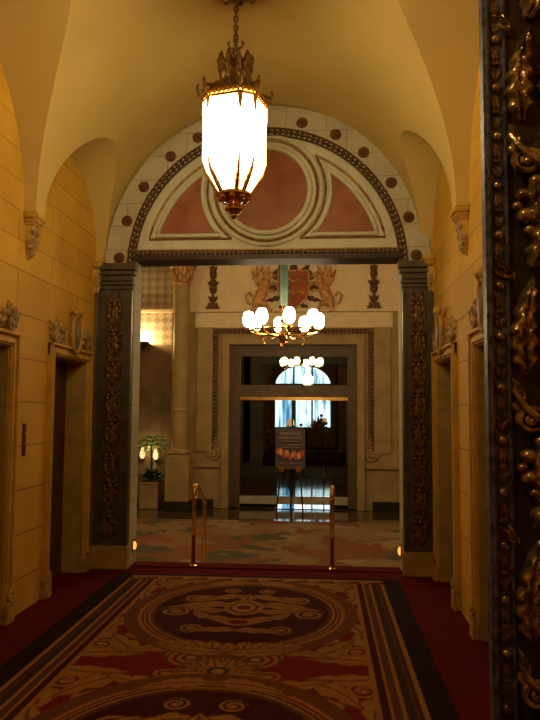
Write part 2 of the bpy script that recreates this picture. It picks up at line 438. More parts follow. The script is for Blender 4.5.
def surround(side, yc, label):
    T = on_left(yc, 0, XL) if side == 'left' else on_right(yc, 0, XR)
    X = XL if side == 'left' else XR
    S = thing('door_surround', label, 'door surround', (X, yc, 0), 'carved door surrounds')
    w = .11
    for s in (-1, 1):
        mb = MB(T)
        for a, b, d in ((0, w, .022), (.015, .04, .036), (w-.03, w-.005, .045)):
            x0, x1 = sorted((s*(DW+a), s*(DW+b))); mb.box(x0, x1, .16, DH+b-.003, 0, d, bev=.004)
        mb.build('jamb', M['lime'], S)
        mb = MB(T); x0, x1 = sorted((s*(DW-.0), s*(DW+w+.02))); mb.box(x0, x1, 0, .16, 0, .055, bev=.006)
        mb.scroll(s*(DW+.06), .20, .045, 1.4, .012, s, 0, z=.04); mb.build('jamb_block', M['carved'], S, True)
    mb = MB(T)
    for a, b, d in ((0, w, .022), (.015, .04, .036), (w-.03, w-.005, .05)):
        mb.box(-DW-b, DW+b, DH+a, DH+b, 0, d+.0015, bev=.004)
    mb.build('head', M['lime'], S)
    reveal(side, yc).build('reveal', M['reveal'], S)
    # cartouche with oval shield
    mb = MB(T); cz = DH+.235
    pts = [(.105*math.cos(a), cz+.18*math.sin(a), .05) for a in [2*PI*i/28 for i in range(28)]]
    mb.prism([(x*.95, y) for x, y, _ in pts], 0, .05)
    mb.tube(pts, .022, 8, closed=True)
    mb.scroll(-.06, cz+.20, .05, 1.5, .016, 1, -PI/2, z=.05); mb.scroll(.06, cz+.20, .05, 1.5, .016, -1, -PI/2, z=.05)
    mb.sphere((0, cz+.21, .07), .04, 10)
    for s in (-1, 1):
        mb.leaf(s*.06, cz-.21, PI/2-s*1.0, .18, .045, .05, s*.25, 3)
    c = mb.build('cartouche', M['carved'], S, True)
    under(MB(T).sphere((0, cz-.01, .05), .075, 16, (1, 1.9, .5)).build('oval_shield', M['ovalstone'], S, True), c)
    for s in (-1, 1):
        mb = MB(T)
        mb.scroll(s*.40, DH+.17, .065, 1.6, .02, -s, PI/2, z=.01)
        mb.scroll(s*.47, DH+.26, .04, 1.4, .016, s, 0, z=.01)
        mb.leaf(s*.33, DH+.13, PI/2+s*1.15, .19, .045, .035, -s*.3, 3)
        mb.leaf(s*.38, DH+.22, PI/2-s*.4, .12, .04, .035, s*.3, 3)
        mb.leaf(s*.50, DH+.13, PI/2-s*.1, .17, .04, .045, -s*.2, 3)
        mb.sphere((s*.30, DH+.24, .02), .026, 8); mb.sphere((s*.26, DH+.17, .02), .024, 8)
        mb.build('scroll_relief', M['carveddark'], S, True)
    return S
for i, (side, yc, lab) in enumerate([
        ('left', DOORS[0], 'carved stone door surround on the left wall, the one nearer the lobby opening'),
        ('right', DOORS[0], 'carved stone door surround on the right wall, the one nearer the lobby opening'),
        ('left', DOORS[1], 'carved stone door surround cut by the left edge of the photo'),
        ('right', DOORS[1], 'carved stone door surround on the right wall, half hidden by the big bronze pilaster')]):
    surround(side, yc, lab); door(i+1, side, yc)

# --- corbels under the vault ribs
def corbel(side, yc, half, label, w=.11):
    T = on_left(yc, 0, XL) if side == 'left' else on_right(yc, 0, XR)
    X = XL if side == 'left' else XR
    S = thing('corbel', label, 'corbel', (X, yc, 2.7), 'carved corbels under the vault')
    mb = MB(T)
    mb.box(-w-.02, w+.02, 3.15, 3.20, 0, .115, bev=.01); mb.box(-w-.005, w+.005, 3.12, 3.15, 0, .10, bev=.008)
    mb.box(-w, w, 3.095, 3.12, 0, .085, bev=.008)
    mb.build('abacus', M['lime'], S)
    mb = MB(T)
    prof = [(w*.92, 3.095, .07), (w*.86, 3.04, .06), (w*.8, 2.99, .06), (w*.62, 2.93, .05), (w*.4, 2.88, .035), (w*.12, 2.83, .015)]
    for (a, za, da), (b, zb, db) in zip(prof, prof[1:]):
        mb.add([(-a, za, 0), (a, za, 0), (a*.9, za, da), (-a*.9, za, da), (-b, zb, 0), (b, zb, 0), (b*.9, zb, db), (-b*.9, zb, db)],
               [(0, 1, 2, 3), (4, 7, 6, 5), (0, 4, 5, 1), (1, 5, 6, 2), (2, 6, 7, 3), (3, 7, 4, 0)])
    mb.build('bracket', M['lime'], S)
    mb = MB(T)
    mb.leaf(0, 2.84, PI/2, .22, w*.5, .05, 0, 4, z=.03)
    for s in (-1, 1):
        mb.scroll(s*w*.55, 3.05, w*.42, 1.5, .013, s, PI/2, z=.05)
        mb.leaf(s*w*.2, 2.89, PI/2-s*.5, .13, w*.35, .045, s*.2, 3, z=.03)
    mb.build('acanthus_carving', M['carveddark'], S, True)
corbel('left', 5.46, 0, 'carved stone corbel high on the left wall between the two doors', .085)
corbel('right', 5.46, 0, 'carved stone corbel high on the right wall between the two doors', .085)
corbel('left', 7.12, 0, 'small carved corbel in the corner beside the left pilaster', .05)
corbel('right', 7.12, 0, 'small carved corbel in the corner beside the right pilaster', .05)

# --- call plates
def plate(side, y, z, label):
    T = on_left(y, z, XL) if side == 'left' else on_right(y, z, XR)
    X = XL if side == 'left' else XR
    S = thing('call_plate', label, 'call button plate', (X, y, z), 'bronze call plates beside the doors')
    pl = MB(T).box(-.03, .03, -.13, .13, 0, .008, bev=.002).build('plate', M['steel'], S)
    for dz in (-.04, .04): under(MB(T @ Matrix.Translation((0, dz, .008))).lathe([(.012, 0), (.012, .006), (.006, .008)], 12).build('button', M['brass'], S), pl)
plate('left', 5.50, 1.37, 'narrow dark bronze call plate on the left wall between the doors')
plate('right', 5.44, 1.37, 'narrow dark bronze call plate on the right wall between the doors')

# ------------------------------------------------------------------ rug
def rug():
    x0, x1, y0, y1 = -1.997, .717, 2.62, 6.92
    nx, ny = 350, 540
    U = np.linspace(-1, 1, nx)*(x1-x0)/2; V = np.linspace(y0, y1, ny)
    u, v = np.meshgrid(U, V)
    dark = np.array([.020, .008, .012]); gold = np.array([.33, .155, .035]); brown = np.array([.11, .038, .014]); olive = np.array([.045, .025, .012])
    crim = np.array([.17, .008, .009]); mar = np.array([.055, .008, .008]); pale = np.array([.36, .19, .055])
    C = np.zeros((ny, nx, 3)); C[:] = crim
    def paint(m, c): C[m] = c
    hw = (x1-x0)/2
    e = np.minimum(hw-np.abs(u), np.minimum(y1-v, v-y0))
    au = np.abs(u)
    def leaf(cx, cy, ang, L, w, bend=0., lobes=5, col=gold, edge=brown, vein=brown, uu=None):
        uu = au if uu is None else uu
        dx = uu-cx; dy = v-cy
        X = dx*math.cos(ang)+dy*math.sin(ang); Y = -dx*math.sin(ang)+dy*math.cos(ang)-bend*X*np.abs(X)/L
        t = np.clip(X/L, 0, 1); h = w*np.sin(PI*t**.7)*(.68+.32*np.abs(np.cos(lobes*PI*t)))
        ins = (X > 0) & (X < L)
        paint(ins & (np.abs(Y) < h+.012), edge); paint(ins & (np.abs(Y) < h), col)
        paint(ins & (np.abs(Y) < h*.45) & (np.abs(Y) > h*.3), vein if vein is not brown else pale)
        paint(ins & (np.abs(Y) < .007), vein)
    def disc(cx, cy, r, col, uu=None, ax=1., ay=1.):
        uu = au if uu is None else uu
        paint(((uu-cx)/ax)**2+((v-cy)/ay)**2 < r*r, col)
    def spiral(cx, cy, r, flip=1, col=gold, th=.022, ph=0.):
        dx = au-cx; dy = (v-cy)*flip; rad = np.hypot(dx, dy); a = (np.arctan2(dy, dx)+ph) % (2*PI)
        k = (rad/r*2.0-a/(2*PI)) % 1
        paint((rad < r) & (k < .5), col); paint((rad < r) & (k > .5) & (k < .62), brown); disc(cx, cy, r*.2, pale)
    cents = [5.72, 3.28, .84]
    # field scrollwork between medallions
    for cm in [(a+b)/2 for a, b in zip(cents, cents[1:])]+[cents[0]+1.22]:
        for s in (1, -1):
            for (cx, dy, an, L, w, b) in [(.98, .12, 2.6, .42, .10, .5), (.55, .22, .35, .45, .10, .6), (.10, .10, .5, .40, .10, .5), (1.0, .42, 2.2, .40, .09, -.5),
                                          (.62, .46, 1.0, .42, .09, .7), (.93, .70, 1.7, .40, .08, .4), (.30, .30, .2, .38, .08, -.5), (.94, 1.05, 1.65, .34, .07, -.3)]:
                leaf(cx, cm+s*dy, s*an, L, w*1.2, s*b, 3)
            spiral(.88, cm+s*.33, .11, s); spiral(.32, cm+s*.17, .095, -s)
            spiral(.60, cm+s*.60, .08, s)
        disc(.68, cm, .13, crim, ax=1.3, ay=.8); disc(.66, cm, .085, brown, ax=1.5, ay=.65); disc(.66, cm, .075, crim, ax=1.5, ay=.65)
        disc(.21, cm+.12, .17, brown); disc(.21, cm+.12, .15, gold); disc(.21, cm+.12, .12, crim); disc(.21, cm+.12, .095, gold); disc(.21, cm+.12, .06, brown); disc(.21, cm+.12, .035, pale)
        for k in range(7): leaf(.0, cm-.10, PI*(-.02+.17*k)-PI/2-PI*.02, .30, .06, 0, 3)
        for k in range(3): leaf(.02, cm-.06, .35+.5*k, .22, .05, 0, 3)
        disc(0, cm-.10, .07, olive, u); disc(0, cm-.10, .04, pale, u)
    # medallions
    for c in cents:
        ax, ay = .80, .94
        r = np.sqrt((u/ax)**2+((v-c)/ay)**2); 
        ang = np.arctan2((v-c)/ay, u/ax)
        band = np.array([.15, .05, .018])
        paint((r < 1.15) & (au < .98), band)
        for r0, r1, col in [(.90, 1.02, gold), (.925, .945, mar), (.965, .985, crim), (.86, .90, brown)]:
            paint((r > r0) & (r < r1), col)
        paint(r < .86, mar)
        m0 = C.copy()
        spiral(.44, c+.34, .12, 1); spiral(.54, c-.06, .12, -1); spiral(.34, c-.48, .10, 1); spiral(.16, c+.62, .08, -1)
        for (cx, dy, an, L, w, b) in [(.03, .44, .10, .40, .085, -.7), (.30, .44, -.9, .22, .06, .5), (.10, .16, .25, .52, .10, -.55), (.14, .02, -.45, .34, .08, .8),
                                      (.0, -.26, -.15, .40, .09, .9), (.0, -.52, .45, .34, .07, -.6), (.22, -.20, .35, .24, .06, .5), (.0, .30, 1.3, .24, .06, .4)]:
            leaf(cx, c+dy, an, L, w, b, 3)
        disc(0, c+.10, .20, gold, u, .8, 1.1); disc(0, c+.10, .15, brown, u, .8, 1.1); disc(0, c+.10, .12, pale, u, .8, 1.1); disc(0, c+.10, .06, crim, u)
        disc(0, c-.30, .10, gold, u, 1.3, .9); disc(0, c-.30, .06, crim, u, 1.3, .9)
        C[r > .85] = m0[r > .85]
        # leaf wreath at the top and bottom of each ring
        for k in range(5): leaf(.02+.085*k, c-.93+.02*k, 1.9-.42*k, .17, .075, 0, 3)
        leaf(.0, c-.98, -.05, .52, .08, .3, 6); leaf(.02, c+.93, .15, .42, .09, -.5, 5)
    # borders
    for d0, d1, col in [(0, .15, dark), (.15, .185, gold), (.185, .20, mar), (.20, .225, brown), (.225, .27, olive), (.27, .29, gold), (.29, .335, brown), (.335, .35, gold), (.35, .40, mar), (.40, .43, gold)]:
        side = (hw-au >= d0) & (hw-au < d1)
        paint(side & (e >= min(d0, .15)), col)
    endm = np.minimum(y1-v, v-y0)
    paint((endm < .07), dark); 
    m = (endm >= .07) & (endm < .11) & (hw-au > .15); paint(m, gold)
    m = (endm >= .11) & (endm < .22) & (hw-au > .15); paint(m, brown)
    m = m & (np.sin(u*26)*.035+.165 > endm) & (np.abs(np.sin(u*13)) > .3); paint(m, gold)
    paint(hw-au < .15, dark)
    rng = np.random.default_rng(3)
    C *= .95*(1+.12*rng.standard_normal((ny, nx, 1))).clip(.6, 1.4)
    Z = np.full_like(u, .012)
    co = np.stack([u+(x0+x1)/2, v, Z], -1).reshape(-1, 3)
    i = np.arange(ny-1)[:, None]*nx+np.arange(nx-1)[None]; i = i.ravel()
    fs = np.stack([i, i+1, i+1+nx, i+nx], -1)
    me = bpy.data.meshes.new('rug'); me.from_pydata(co.tolist(), [], fs.tolist())
    at = me.color_attributes.new('weave', 'FLOAT_COLOR', 'POINT')
    at.data.foreach_set('color', np.concatenate([C.reshape(-1, 3), np.ones((nx*ny, 1))], 1).ravel())
    m, t, b = nt('woven_medallion_rug'); a = t.nodes.new('ShaderNodeVertexColor'); a.layer_name = 'weave'
    t.links.new(a.outputs['Color'], b.inputs['Base Color']); b.inputs['Roughness'].default_value = .95; b.inputs['Specular IOR Level'].default_value = .1
    me.materials.append(m)
    R = thing('patterned_rug', 'long crimson rug with gold medallions and scrollwork lying on the red carpet', 'rug', ((x0+x1)/2, (y0+y1)/2, 0))
    o = bpy.data.objects.new('woven_pile', me); COL.objects.link(o); o.parent = R; o.location = -R.location
    MB().box(x0, x1, y0, y1, 0.0, .011).build('backing', M['black'], R)
rug()

# ------------------------------------------------------------------ lantern
LX, LY = -.652, 5.0
def lantern():
    L = thing('hanging_lantern', 'glowing multi-sided glass lantern with bronze crown hanging from the vault', 'lantern', (LX, LY, 4.66))
    O = Matrix.Translation((LX, LY, 0))
    # canopy at the vault and chain
    mb = MB(O).lathe([(.02, 4.70), (.05, 4.72), (.08, 4.765), (.17, 4.785), (.235, 4.80), (.24, 4.82), (.18, 4.84), (.10, 4.87)], 20)
    for k in range(12):
        a = 2*PI*k/12; mb.sphere((.205*math.cos(a), .205*math.sin(a), 4.795), .034, 8)
    mb.build('canopy', M['lanternmetal'], L, True)
    mb = MB(O); z = 4.70; k = 0
    while z > 4.36:
        pts = [(.016*math.cos(t), 0, z-.018+.026*math.sin(t)) for t in [2*PI*i/10 for i in range(10)]]
        mb.tube(pts, .007, 5, Matrix.Rotation(k*PI/2, 4, 'Z'), closed=True); z -= .036; k += 1
    mb.build('chain', M['lanternmetal'], L, True)
    mb = MB(O).lathe([(.012, 4.20), (.03, 4.22), (.018, 4.25), (.035, 4.28), (.014, 4.30), (.012, 4.35), (.022, 4.36), (.008, 4.38)], 12)
    for s in (-1, 1):
        mb.tube([(0, 0, 4.30), (s*.04, 0, 4.31), (s*.06, 0, 4.345), (s*.045+0, 0, 4.36)], [.008, .008, .007, .005], 6)
        mb.sphere((s*.055, 0, 4.35), .012, 8)
    mb.build('stem', M['lanternmetal'], L, True)
    # leaf crown
    mb = MB(O)
    mb.lathe([(.075, 4.02), (.10, 4.05), (.09, 4.10), (.08, 4.16), (.09, 4.20), (.02, 4.23)], 12)
    for k in range(10):
        a = 2*PI*k/10
        T = Matrix.Rotation(a, 4, 'Z') @ frame((.085, 0, 4.02), (0, 1, 0), (.13, 0, 1), (1, 0, -.13))
        mb.leaf(0, 0, PI/2, .24, .042, .04, 0, 3, T=T, n=10, m=4)
    mb.build('leaf_crown', M['lanternmetal'], L, True)
    vang = [math.radians(a-90) for a in (-46, 16, 44, 106, 134, 196, 224, 286)]
    def ringpts(R, z): return [(R*math.cos(a), R*math.sin(a), z) for a in vang]
    # roof (openwork dome): sloping metal plates with rim
    top = ringpts(.085, 4.05); mid = ringpts(.185, 4.0); rim = ringpts(.245, 3.915)
    mb = MB(O)
    mb.add(top+mid+rim, [(i, (i+1) % 8, 8+(i+1) % 8, 8+i) for i in range(8)]+[(8+i, 8+(i+1) % 8, 16+(i+1) % 8, 16+i) for i in range(8)])
    mb.build('roof', M['lanternmetal'], L)
    mb = MB(O).tube(ringpts(.243, 3.905), .018, 6, closed=True).tube(ringpts(.238, 3.87), .010, 6, closed=True)
    for a, b in zip(ringpts(.243, 3.90), ringpts(.243, 3.90)[1:]+ringpts(.243, 3.90)[:1]):
        n = max(2, int((Vector(a)-Vector(b)).length/.035))
        for i in range(n): mb.sphere(tuple(Vector(a).lerp(Vector(b), (i+.5)/n)), .02, 8)
    mb.build('rim_moulding', M['brass'], L, True)
    for k, a in enumerate(vang):
        T = Matrix.Rotation(a, 4, 'Z')
        mb = MB(O @ T)
        mb.tube([(.09, 0, 4.03), (.15, 0, 3.985), (.21, 0, 3.965), (.265, 0, 3.95), (.285, 0, 3.98), (.27, 0, 4.0)], [.01, .011, .012, .012, .009, .006], 6)
        mb.leaf(0, 0, PI/2, .10, .02, .02, 0, 3, T=frame((.262, 0, 3.90), (0, 1, 0), (.2, 0, 1), (1, 0, -.2)), n=8, m=4)
        mb.build('corner_scroll', M['lanternmetal'], L, True)
        # corner strap: spike at the top, ribbed leaf below
        mb = MB(O @ T)
        mb.add([(.242, -.024, 3.88), (.242, .024, 3.88), (.243, 0, 3.70), (.232, 0, 3.88)], [(0, 1, 2), (0, 2, 3), (1, 3, 2), (0, 3, 1)])
        mb.tube([(.238, 0, 3.88), (.238, 0, 3.43), (.208, 0, 3.335), (.115, 0, 3.185), (.08, 0, 3.16)], [.003, .004, .012, .011, .008], 6)
        mb.leaf(0, 0, PI/2, .24, .022, .02, 0, 5, T=frame((.10, 0, 3.17), (0, 1, 0), (.53, 0, .85), (.85, 0, -.53)), n=12, m=4)
        mb.build('corner_strap', M['brass'], L, True)
    lv = [(.236, 3.87), (.236, 3.43), (.205, 3.34), (.11, 3.19)]
    for k in range(8):
        a, b = vang[k], vang[(k+1) % 8]; mb = MB(O); vs = []
        for R, z in lv: vs += [(R*math.cos(a), R*math.sin(a), z), (R*math.cos(b), R*math.sin(b), z)]
        mb.add(vs[:4], [(0, 1, 3, 2)]); mb.build('glass_panel', M['glow'], L); MB(O).add(vs[2:], [(0, 1, 3, 2), (2, 3, 5, 4)]).build('lower_glass_panel', M['glow2'], L)
    mb = MB(O).lathe([(.125, 3.20), (.13, 3.18), (.095, 3.155), (.06, 3.135), (.04, 3.12), (.06, 3.10), (.066, 3.08), (.04, 3.055), (.025, 3.045), (.03, 3.03), (.003, 3.005)], 14)
    for k in range(8):
        a = 2*PI*k/8; mb.sphere((.10*math.cos(a), .10*math.sin(a), 3.165), .026, 8); mb.sphere((.055*math.cos(a), .055*math.sin(a), 3.085), .014, 8)
    mb.build('finial', M['brass'], L, True)
lantern()

# ------------------------------------------------------------------ near pilaster (foreground right)
def near_pilaster():
    YP = 2.2; x0 = .503
    struct('wall_near', MB().box(.60, XR+.0, YP+.035, YP+.33, 0, 4.9), M['wallx'])
    P = thing('pilaster', 'large dark bronze pilaster with fruit and leaf relief filling the right edge', 'pilaster', (x0+.2, YP, 0))
    T = facing(x0, YP, 0)            # local x from the left edge, y up, z out
    MB(T).box(.012, .41, 0, 3.45, -.033, 0).build('shaft', M['darkfield'], P)
    MB(T).box(0, .021, 0, 3.45, -.035, .028, bev=.008).build('edge_fillet', M['bluegrey2'], P)
    MB(T).box(.390, .42, 0, 3.45, -.035, .028, bev=.008).build('edge_fillet', M['bluegrey2'], P)
    MB(T).box(.020, .064, 0, 3.45, 0, .006).build('bead_channel', M['bluegrey2'], P)
    MB(T).box(.062, .072, 0, 3.45, 0, .022, bev=.005).build('inner_fillet', M['bluegrey2'], P)
    # bead and small leaf run in the channel
    z = .10; rnd = random.Random(5)
    while z < 3.35:
        MB(T).sphere((.041, z, .012), .0155, 14).build('bead', M['bronze2'], P, True)
        mb = MB(T)
        for s in (1, -1):
            mb.leaf(.041, z+s*.022+(0.158 if s < 0 else 0), s*PI/2+.30*s,   .060, .009, .010, .2, 2, n=8, m=6, z=.006)
            mb.leaf(.041, z+s*.022+(0.158 if s < 0 else 0), s*PI/2-.30*s,   .060, .009, .010, -.2, 2, n=8, m=6, z=.006)
        mb.box(.029, .053, z+.073, z+.085, .004, .018, bev=.002)
        mb.build('leaf_link', M['bronze'], P, True)
        z += .158
    # garland: repeating leaves, ribbons and clusters of fruit
    def lf(x, y, a, L, w, h=.05, b=0., lo=4, zz=.0):
        MB(T).leaf(x, y, a, L, w, h, b, lo, z=zz, n=26, m=12).build('leaf', M['bronze2'], P, True)
    def fr(x, y, r, sq=(1, 1, .9)): MB(T).sphere((x, y, .02), r, 16, sq).build('fruit', M['bronze2'], P, True)
    z = .12; T0 = T; T = T @ Matrix.Translation((-.062, 0, .004)) @ Matrix.Diagonal((1.22, 1, 1.25, 1))
    while z < 3.3:
        lf(.150, z+.00, 1.75, .30, .042, .05, -.25, 6)
        lf(.215, z+.05, 1.25, .34, .060, .06, .12, 6)
        lf(.300, z+.00, 1.45, .34, .050, .05, .1, 6)
        lf(.165, z+.33, 1.15, .24, .040, .06, .25, 5, .01)
        lf(.120, z+.28, 1.9, .10, .018, .03, .2, 3)
        lf(.22, z+.40, 2.2, .20, .035, .055, -.4, 4, .01)
        for (x, y, r) in [(.150, .49, .026), (.182, .525, .030), (.145, .555, .022), (.215, .475, .032), (.205, .565, .027), (.178, .60, .020), (.130, .52, .016), (.24, .53, .026), (.160, .445, .018), (.27, .48, .03)]:
            fr(x, z+y, r)
        mb = MB(T); mb.scroll(.155, z+.66, .040, 1.7, .011, 1, .6, z=.015); mb.scroll(.24, z+.69, .045, 1.6, .012, -1, 2.2, z=.015)
        mb.tube([(.115, z+.75, .02), (.135, z+.70, .035), (.19, z+.64, .045), (.25, z+.62, .04), (.31, z+.66, .03)], [.006, .010, .013, .012, .006], 8)
        mb.build('ribbon', M['bronze2'], P, True)
        lf(.130, z+.66, 1.5, .13, .024, .04, .2, 3)
        lf(.20, z+.60, 1.25, .24, .05, .06, .2, 6)
        lf(.27, z+.50, 1.9, .28, .05, .06, -.2, 6, .01)
        z += .80
    MB(T0).box(-.01, .45, 3.45, 3.62, -.06, .06, bev=.01).build('cornice', M['bluegrey2'], P)
near_pilaster()

# ------------------------------------------------------------------ steps, lobby
LZ = -.45
struct('trim_1', MB().box(OX0, OX1, YB-.22, YB, -.01, .012), M['redcarpet'])
mb = MB()
for k in range(2):
    mb.box(OX0-.3, OX1+.3, YB+.3*k, YB+.3*(k+1), LZ-.1, -.15*(k+1))
struct('floor_steps', mb, M['step'])
struct('floor_lobby', MB().box(-6.5, 5, YB, 15.0, LZ-.2, LZ), M['marble'])
# lobby carpet
def lobby_carpet():
    m, t, b = nt('lobby_floral_carpet'); N = t.nodes; L = t.links
    tc = N.new('ShaderNodeTexCoord'); vo = N.new('ShaderNodeTexVoronoi'); vo.inputs['Scale'].default_value = 3.4
    nz = N.new('ShaderNodeTexNoise'); nz.inputs['Scale'].default_value = 3.2; nz.inputs['Detail'].default_value = 4
    L.new(tc.outputs['Object'], nz.inputs['Vector'])
    ad = N.new('ShaderNodeMix'); ad.data_type = 'RGBA'; ad.inputs['Factor'].default_value = .5
    L.new(tc.outputs['Object'], ad.inputs['A']); L.new(nz.outputs['Color'], ad.inputs['B']); L.new(ad.outputs['Result'], vo.inputs['Vector'])
    sp = N.new('ShaderNodeSeparateColor'); L.new(vo.outputs['Color'], sp.inputs[0])
    cr = N.new('ShaderNodeValToRGB'); cr.color_ramp.interpolation = 'CONSTANT'; els = cr.color_ramp.elements
    cols = [(0, (.20, .075, .025)), (.22, (.24, .15, .065)), (.40, (.075, .07, .035)), (.55, (.22, .075, .025)), (.72, (.25, .13, .045)), (.86, (.30, .21, .10))]
    els[0].color = (*cols[0][1], 1); els[1].position = cols[1][0]; els[1].color = (*cols[1][1], 1)
    for p, c in cols[2:]: e = els.new(p); e.color = (*c, 1)
    L.new(sp.outputs[0], cr.inputs['Fac']); L.new(cr.outputs['Color'], b.inputs['Base Color'])
    b.inputs['Roughness'].default_value = .9
    R = MB().box(-6.2, 4.7, 8.15, 13.4, LZ, LZ+.012).build('area_rug', m, loc=(0, 10.7, LZ))
    tag(R, 'rust and tan floral area rug on the lobby floor beyond the brass rails', 'rug')
lobby_carpet()

YW = 15.1
DX0, DX1 = -2.02, .73; DZ = 3.07
mb = MB()
mb.box(-3.30, DX0, YW, YW+.4, LZ, 3.83); mb.box(DX1, 5, YW, YW+.4, LZ, 3.83); mb.box(DX0, DX1, YW, YW+.4, DZ, 3.83)
struct('wall_lobby_far', mb, M['lobbywall'])
struct('wall_lobby_frieze', MB().box(-3.30, 5, YW+.02, YW+.4, 3.83, 6.2), M['frieze'])
# dark panelled recess on the left with a diaper-patterned upper wall
def diaper():
    m, t, b = nt('diaper_tile_panel'); N = t.nodes; L = t.links
    tc = N.new('ShaderNodeTexCoord'); mp = N.new('ShaderNodeMapping'); mp.inputs['Rotation'].default_value = (0, PI/4, 0)
    ck = N.new('ShaderNodeTexChecker'); ck.inputs['Scale'].default_value = 7.5
    ck.inputs['Color1'].default_value = (.46, .36, .24, 1); ck.inputs['Color2'].default_value = (.30, .22, .14, 1)
    L.new(tc.outputs['Object'], mp.inputs['Vector']); L.new(mp.outputs[0], ck.inputs['Vector']); L.new(ck.outputs['Color'], b.inputs['Base Color'])
    b.inputs['Roughness'].default_value = .7
    return m
struct('wall_lobby_recess', MB().box(-6.5, -3.30, 15.6, 15.8, LZ, 3.12), M['lobbydark'])
struct('wall_lobby_diaper', MB().box(-6.5, -3.30, 15.6, 15.8, 3.12, 6.2), diaper())
struct('wall_lobby_return', MB().box(-3.31, -3.2, YW+.03, 15.8, LZ, 6.2), M['lobbywall'])
struct('trim_2', MB().box(-6.5, -3.30, 15.52, 15.6, 3.86, 3.92), M['frieze'])
struct('trim_3', MB().box(-3.3, 5, YW-.05, YW+.02, 3.79, 3.87, bev=.01), M['frieze'])
struct('wall_lobby_left', MB().box(-6.7, -6.5, YB, 15.8, LZ, 6.2), M['lobbywall'])
struct('wall_lobby_right', MB().box(5, 5.2, YB, 15.8, LZ, 6.2), M['lobbywall'])
struct('ceiling_lobby', MB().box(-6.7, 5.2, YB, 15.8, 6.2, 6.35), M['frieze'])
struct('wall_lobby_near', MB().box(-6.7, XL-.22, YB-.05, YB, LZ, 6.3).box(XR+.22, 5.2, YB-.05, YB, LZ, 6.3).box(XL-.22, XR+.22, YB-.05, YB, 5.0, 6.3), M['lobbywall'])
for i, (a, b) in enumerate([(-3.3, DX0-.32), (DX1+.32, 5)]):
    struct('baseboard_far_%d' % (i+1), MB().box(a, b, YW-.05, YW, LZ, LZ+.19), M['base'])
# floor marble border steps
struct('trim_4', MB().box(DX0+.2, DX1-.2, YW-.02, YW+.42, LZ-.1, LZ+.012), M['marble'])

# stone casing round the lobby door with dark bead and scroll feet
CS = thing('door_casing', 'tall carved stone casing with a dark beaded border round the lobby glass doors', 'door casing', (-.65, YW, LZ))
for s, xb, xi in ((-1, -2.33, DX0), (1, 1.03, DX1)):
    a, b = sorted((xi, xi+s*.16)); MB().box(a, b, YW-.10, YW, LZ, DZ+.005, bev=.01).build('inner_jamb', M['lobbywall'], CS)
    a, b = sorted((xb+s*.06, xb+s*.42)); MB().box(a, b, YW-.04, YW, .75, 3.45, bev=.01).build('outer_panel', M['lobbywall'], CS)
    mb = MB(); z = .85
    while z < 3.36: mb.sphere((xb, YW-.03, z), .036, 8, (1, .7, 1)); z += .085
    mb.box(xb-.055, xb-.042, YW-.04, YW, .75, 3.41); mb.box(xb+.042, xb+.055, YW-.04, YW, .75, 3.41)
    mb.build('bead_moulding', M['brownpaint'], CS, True)
    mb = MB(facing(xb, YW, 0))
    mb.scroll(s*.02, .70, .13, 1.8, .03, s, PI/2, z=.01); mb.leaf(0, .80, PI/2, .32, .09, .06, s*.1, 4); mb.leaf(s*.1, .62, PI/2-s*.5, .3, .07, .05, s*.3, 4)
    mb.leaf(-s*.08, .62, PI/2+s*.3, .22, .06, .05, 0, 3)
    mb.build('scroll_foot', M['lobbywall'], CS, True)
    a, b = sorted((xi+s*.18, xi+s*1.0)); 
    MB().box(a, b, YW-.07, YW, .42, .50, bev=.01).build('dado_moulding', M['lobbywall'], CS)
mb = MB(); x = -2.33
while x < 1.04: mb.sphere((x, YW-.03, 3.36), .036, 8, (1, .7, 1)); x += .085
mb.box(-2.38, 1.08, YW-.04, YW, 3.40, 3.415); mb.box(-2.3, 1.0, YW-.04, YW, 3.305, 3.318)
mb.build('bead_moulding', M['brownpaint'], CS, True)
MB().box(DX0-.16, DX1+.16, YW-.105, YW, DZ, DZ+.16, bev=.01).build('head', M['lobbywall'], CS)
MB().box(-2.80, 1.50, YW-.04, YW, 3.44, 3.77, bev=.01).build('lit_frieze_panel', M['frieze'], CS)  # pale frieze colour puts the chandelier's brightness into this panel

# glass doors
D = MB().box(DX0, -1.80, YW+.15, YW+.27, LZ, DZ).box(.54, DX1, YW+.15, YW+.27, LZ, DZ).box(-1.8, .54, YW+.15, YW+.27, 2.83, DZ).box(-1.8, .54, YW+.13, YW+.29, 1.93, 2.20).build('door_5', M['doorframe'], loc=(-.65, YW, LZ))
D['kind'] = 'structure'
def child(mb, name, m, par, smooth=False):
    o = mb.build(name, m, None, smooth, loc=par.location); o.location = (0, 0, 0); o.parent = par; return o
child(MB().box(-1.8, .54, YW+.20, YW+.21, 2.20, 2.83), 'transom_glass', M['glass'], D)
child(MB().box(-1.8, .54, YW+.12, YW+.13, 1.87, 1.94, bev=.003), 'brass_rail', M['brass'], D)
for a, b in ((-1.8, -.64), (-.62, .54)):
    q = child(MB().box(a+.03, b-.03, YW+.20, YW+.21, -.19, 1.87), 'glass_leaf', M['glass'], D)
    mb = MB().box(a, a+.035, YW+.18, YW+.23, -.24, 1.87).box(b-.035, b, YW+.18, YW+.23, -.24, 1.87)
    child(mb, 'leaf_frame', M['black'], D)
    child(MB().box(a, b, YW+.17, YW+.24, -.37, -.20, bev=.005), 'bottom_rail', M['step'], D)
child(MB().box(-.78, -.48, YW+.06, YW+.12, 1.95, 2.02, bev=.01), 'door_sensor', M['steel'], D)

